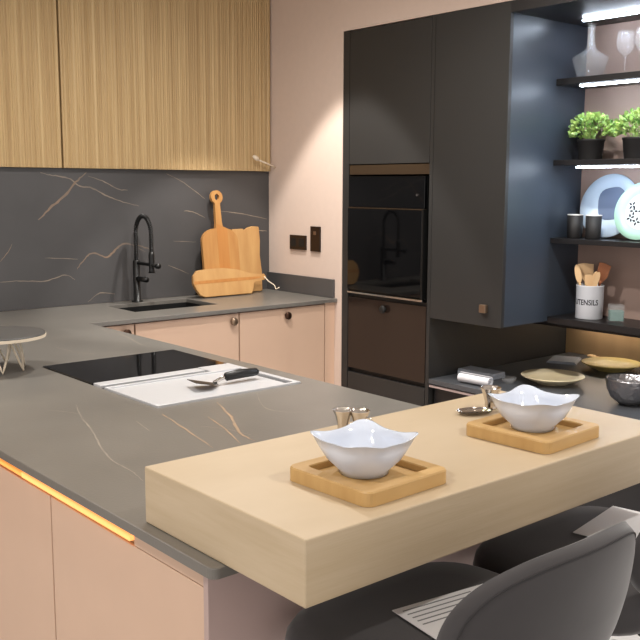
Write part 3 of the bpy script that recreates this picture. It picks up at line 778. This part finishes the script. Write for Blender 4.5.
def leaning_plate(label, x, y, r, tilt, m_out, m_in, name, deco):
    t = thing('display_plate', label, 'plate', (x, y, Z3+.001))
    Mx = Matrix.Rotation(math.radians(tilt), 4, 'Y') @ Matrix.Translation((0, 0, r)) @ Matrix.Rotation(-PI/2, 4, 'Y')
    bm = bmesh.new(); lathe(bm, [(0, -.004), (r*.55, -.004), (r*.6, 0), (r*.98, .010), (r, .012), (r*.985, .015), (r*.68, .007), (r*.62, .003), (0, .002)], n=64)
    bmesh.ops.transform(bm, matrix=Mx, verts=bm.verts); obj('plate_body', bm, m_out, t, True)
    for nm, pts, mt in deco:
        bm = bmesh.new(); 
        for pl in pts: prism(bm, pl, .0006, Mx @ Matrix.Translation((0, 0, .0035)))
        obj(nm, bm, mt, t)
    return t
def blob(cx, cy, rx, ry, n=28, e=2, rot=0):
    o = []
    for k in range(n):
        a = 2*PI*k/n; c, s = math.cos(a), math.sin(a); q = 1/((abs(c)**e+abs(s)**e)**(1/e)); X, Y = rx*q*c, ry*q*s
        o.append((cx+X*math.cos(rot)-Y*math.sin(rot), cy+X*math.sin(rot)+Y*math.cos(rot)))
    return o
# plate local: u -> up, v -> world y (left in the picture is +y)
leaning_plate('large pale blue plate with a slate blue patch leaning behind the black cups', 3.655, 2.335, .146, 14, M['plateblue'], None, '', [('glaze_patch', [blob(.012, -.008, .074, .068, e=3, rot=.15)], M['blueblob'])])
pet = [blob(.03*math.cos(a)-.0, .03*math.sin(a)+.0, .012, .006, 12, rot=a) for a in [k*1.05 for k in range(6)]]
leaning_plate('mint green plate with small dark flower marks leaning at the right edge', 3.585, 2.130, .128, 15, M['plategreen'], None, '',
              [('white_centre', [blob(0, 0, .080, .080, 40)], M['plategreenin'])])
gp = bpy.data.objects[-1] if False else [o for o in COL.objects if o.get('label', '').startswith('mint')][0]
Mx = Matrix.Rotation(math.radians(15), 4, 'Y') @ Matrix.Translation((0, 0, .128)) @ Matrix.Rotation(-PI/2, 4, 'Y')
bm = bmesh.new()
for cx, cy in ((.025, .052), (.0, .04), (-.03, .05), (.04, .0), (-.045, .02), (0, .0)):
    for k in range(4):
        a = k*PI/2+cx*40; prism(bm, blob(cx+(.011*math.cos(a)), cy+.011*math.sin(a), .008, .0045, 10, rot=a), .0005, Mx @ Matrix.Translation((0, 0, .0046)))
obj('flower_marks', bm, M['inkdark'], gp)

# utensil pot
t = thing('utensil_pot', 'white enamel pot with dark lettering on the bottom shelf', 'pot', (3.605, 2.362, Z4))
bm = bmesh.new(); lathe(bm, [(0, 0), (.058, 0), (.060, .003), (.060, .146), (.062, .149), (.060, .151), (.0575, .149), (.0565, .006), (0, .005)], n=48); obj('pot_body', bm, M['enamel'], t, True)
cu = bpy.data.curves.new('lettering', 'FONT'); cu.body = 'UTENSILS'; cu.size = .034; cu.align_x = 'CENTER'; cu.extrude = .0004; cu.offset = .0006
tmp = bpy.data.objects.new('tmp', cu); COL.objects.link(tmp); bpy.context.view_layer.update()
me = bpy.data.meshes.new_from_object(tmp.evaluated_get(bpy.context.evaluated_depsgraph_get())); bpy.data.objects.remove(tmp)
bm = bmesh.new(); bm.from_mesh(me)
bmesh.ops.subdivide_edges(bm, edges=[e for e in bm.edges if e.calc_length() > .008], cuts=2)
az = math.atan2(-2.362, -3.605)-.30  # faces slightly left of the viewer
for v in bm.verts:
    a = az+v.co.x*.80/.0605; r = .0604+v.co.z; v.co = Vector((r*math.cos(a), r*math.sin(a), .065+v.co.y))
obj('lettering', bm, M['inkdark'], t, auto=0)
def utensil(label, kind, m_, ang_y, ang_x, h, off=(0, 0), rz=0, wide=.03):
    t = thing(kind, label, 'utensil', (3.605+off[0], 2.362+off[1], Z4+.012)); R = Matrix.Rotation(math.radians(ang_x), 4, 'X') @ Matrix.Rotation(math.radians(ang_y), 4, 'Y') @ Matrix.Rotation(math.radians(rz), 4, 'Z')
    bm = bmesh.new(); tube(bm, [(0, 0, 0), (0, 0, h*.66)], .0055, 8); bmesh.ops.transform(bm, matrix=R, verts=bm.verts); obj('handle', bm, m_, t, True)
    bm = bmesh.new()
    if kind == 'wooden_spatula': ol = [(-.007, 0), (.007, 0), (wide*.9, h*.12), (wide, h*.36), (wide*.2, h*.37), (-wide, h*.34), (-wide*.9, h*.12)]
    else: ol = [(a, h*.18+b) for a, b in blob(0, 0, wide, h*.19, 20)]
    prism(bm, ol, .006, Matrix.Translation((-.003, 0, h*.63)) @ Matrix(((0, 0, 1, 0), (1, 0, 0, 0), (0, 1, 0, 0), (0, 0, 0, 1))), bev=.0015)
    bmesh.ops.transform(bm, matrix=R, verts=bm.verts); obj('head', bm, m_, t)
utensil('broad pale wooden spatula at the left of the utensil pot', 'wooden_spatula', M['utlight'], 0, -5, .235, (.014, .016), 33, .034)
utensil('pale wooden spoon leaning far left in the utensil pot', 'wooden_spoon', M['utlight'], 0, -14, .235, (-.024, .003), 33, .014)
utensil('short pale wooden spatula at the front of the utensil pot', 'wooden_spatula', M['utlight'], 0, 2, .185, (-.002, .0), 33, .03)
utensil('slim pale wooden spoon in the middle of the utensil pot', 'wooden_spoon', M['utlight'], 0, 8, .205, (-.014, -.010), 33, .015)
utensil('reddish wooden spatula leaning right in the utensil pot', 'wooden_spatula', M['utdark'], 3, 13, .245, (.010, -.003), 33, .027)
utensil('slim pale wooden spoon leaning far right in the utensil pot', 'wooden_spoon', M['utlight'], 0, 20, .215, (-.027, .012), 33, .011)
t = thing('glass_jar', 'small square teal glass candle jar beside the utensil pot', 'jar', (3.60, 2.222, Z4), math.radians(40))
bm = bmesh.new(); q = .033
ro = [superrect(2*q, 2*q, .006, 3), superrect(2*q-.006, 2*q-.006, .004, 3)]
rings = [[bm.verts.new((p[0], p[1], z)) for p in pl] for pl, z in ((ro[0], 0), (ro[0], .075), (ro[1], .075), (ro[1], .006))]
for a, b in zip(rings, rings[1:]):
    for k in range(len(a)): bm.faces.new((a[k], a[(k+1) % len(a)], b[(k+1) % len(b)], b[k]))
bm.faces.new(rings[0]); bm.faces.new(rings[-1]); obj('jar_body', bm, M['glass'], t)
bm = bmesh.new(); prism(bm, superrect(2*q-.0075, 2*q-.0075, .004, 3), .042, Matrix.Translation((0, 0, .0065))); obj('wax', bm, M['wax'], t)
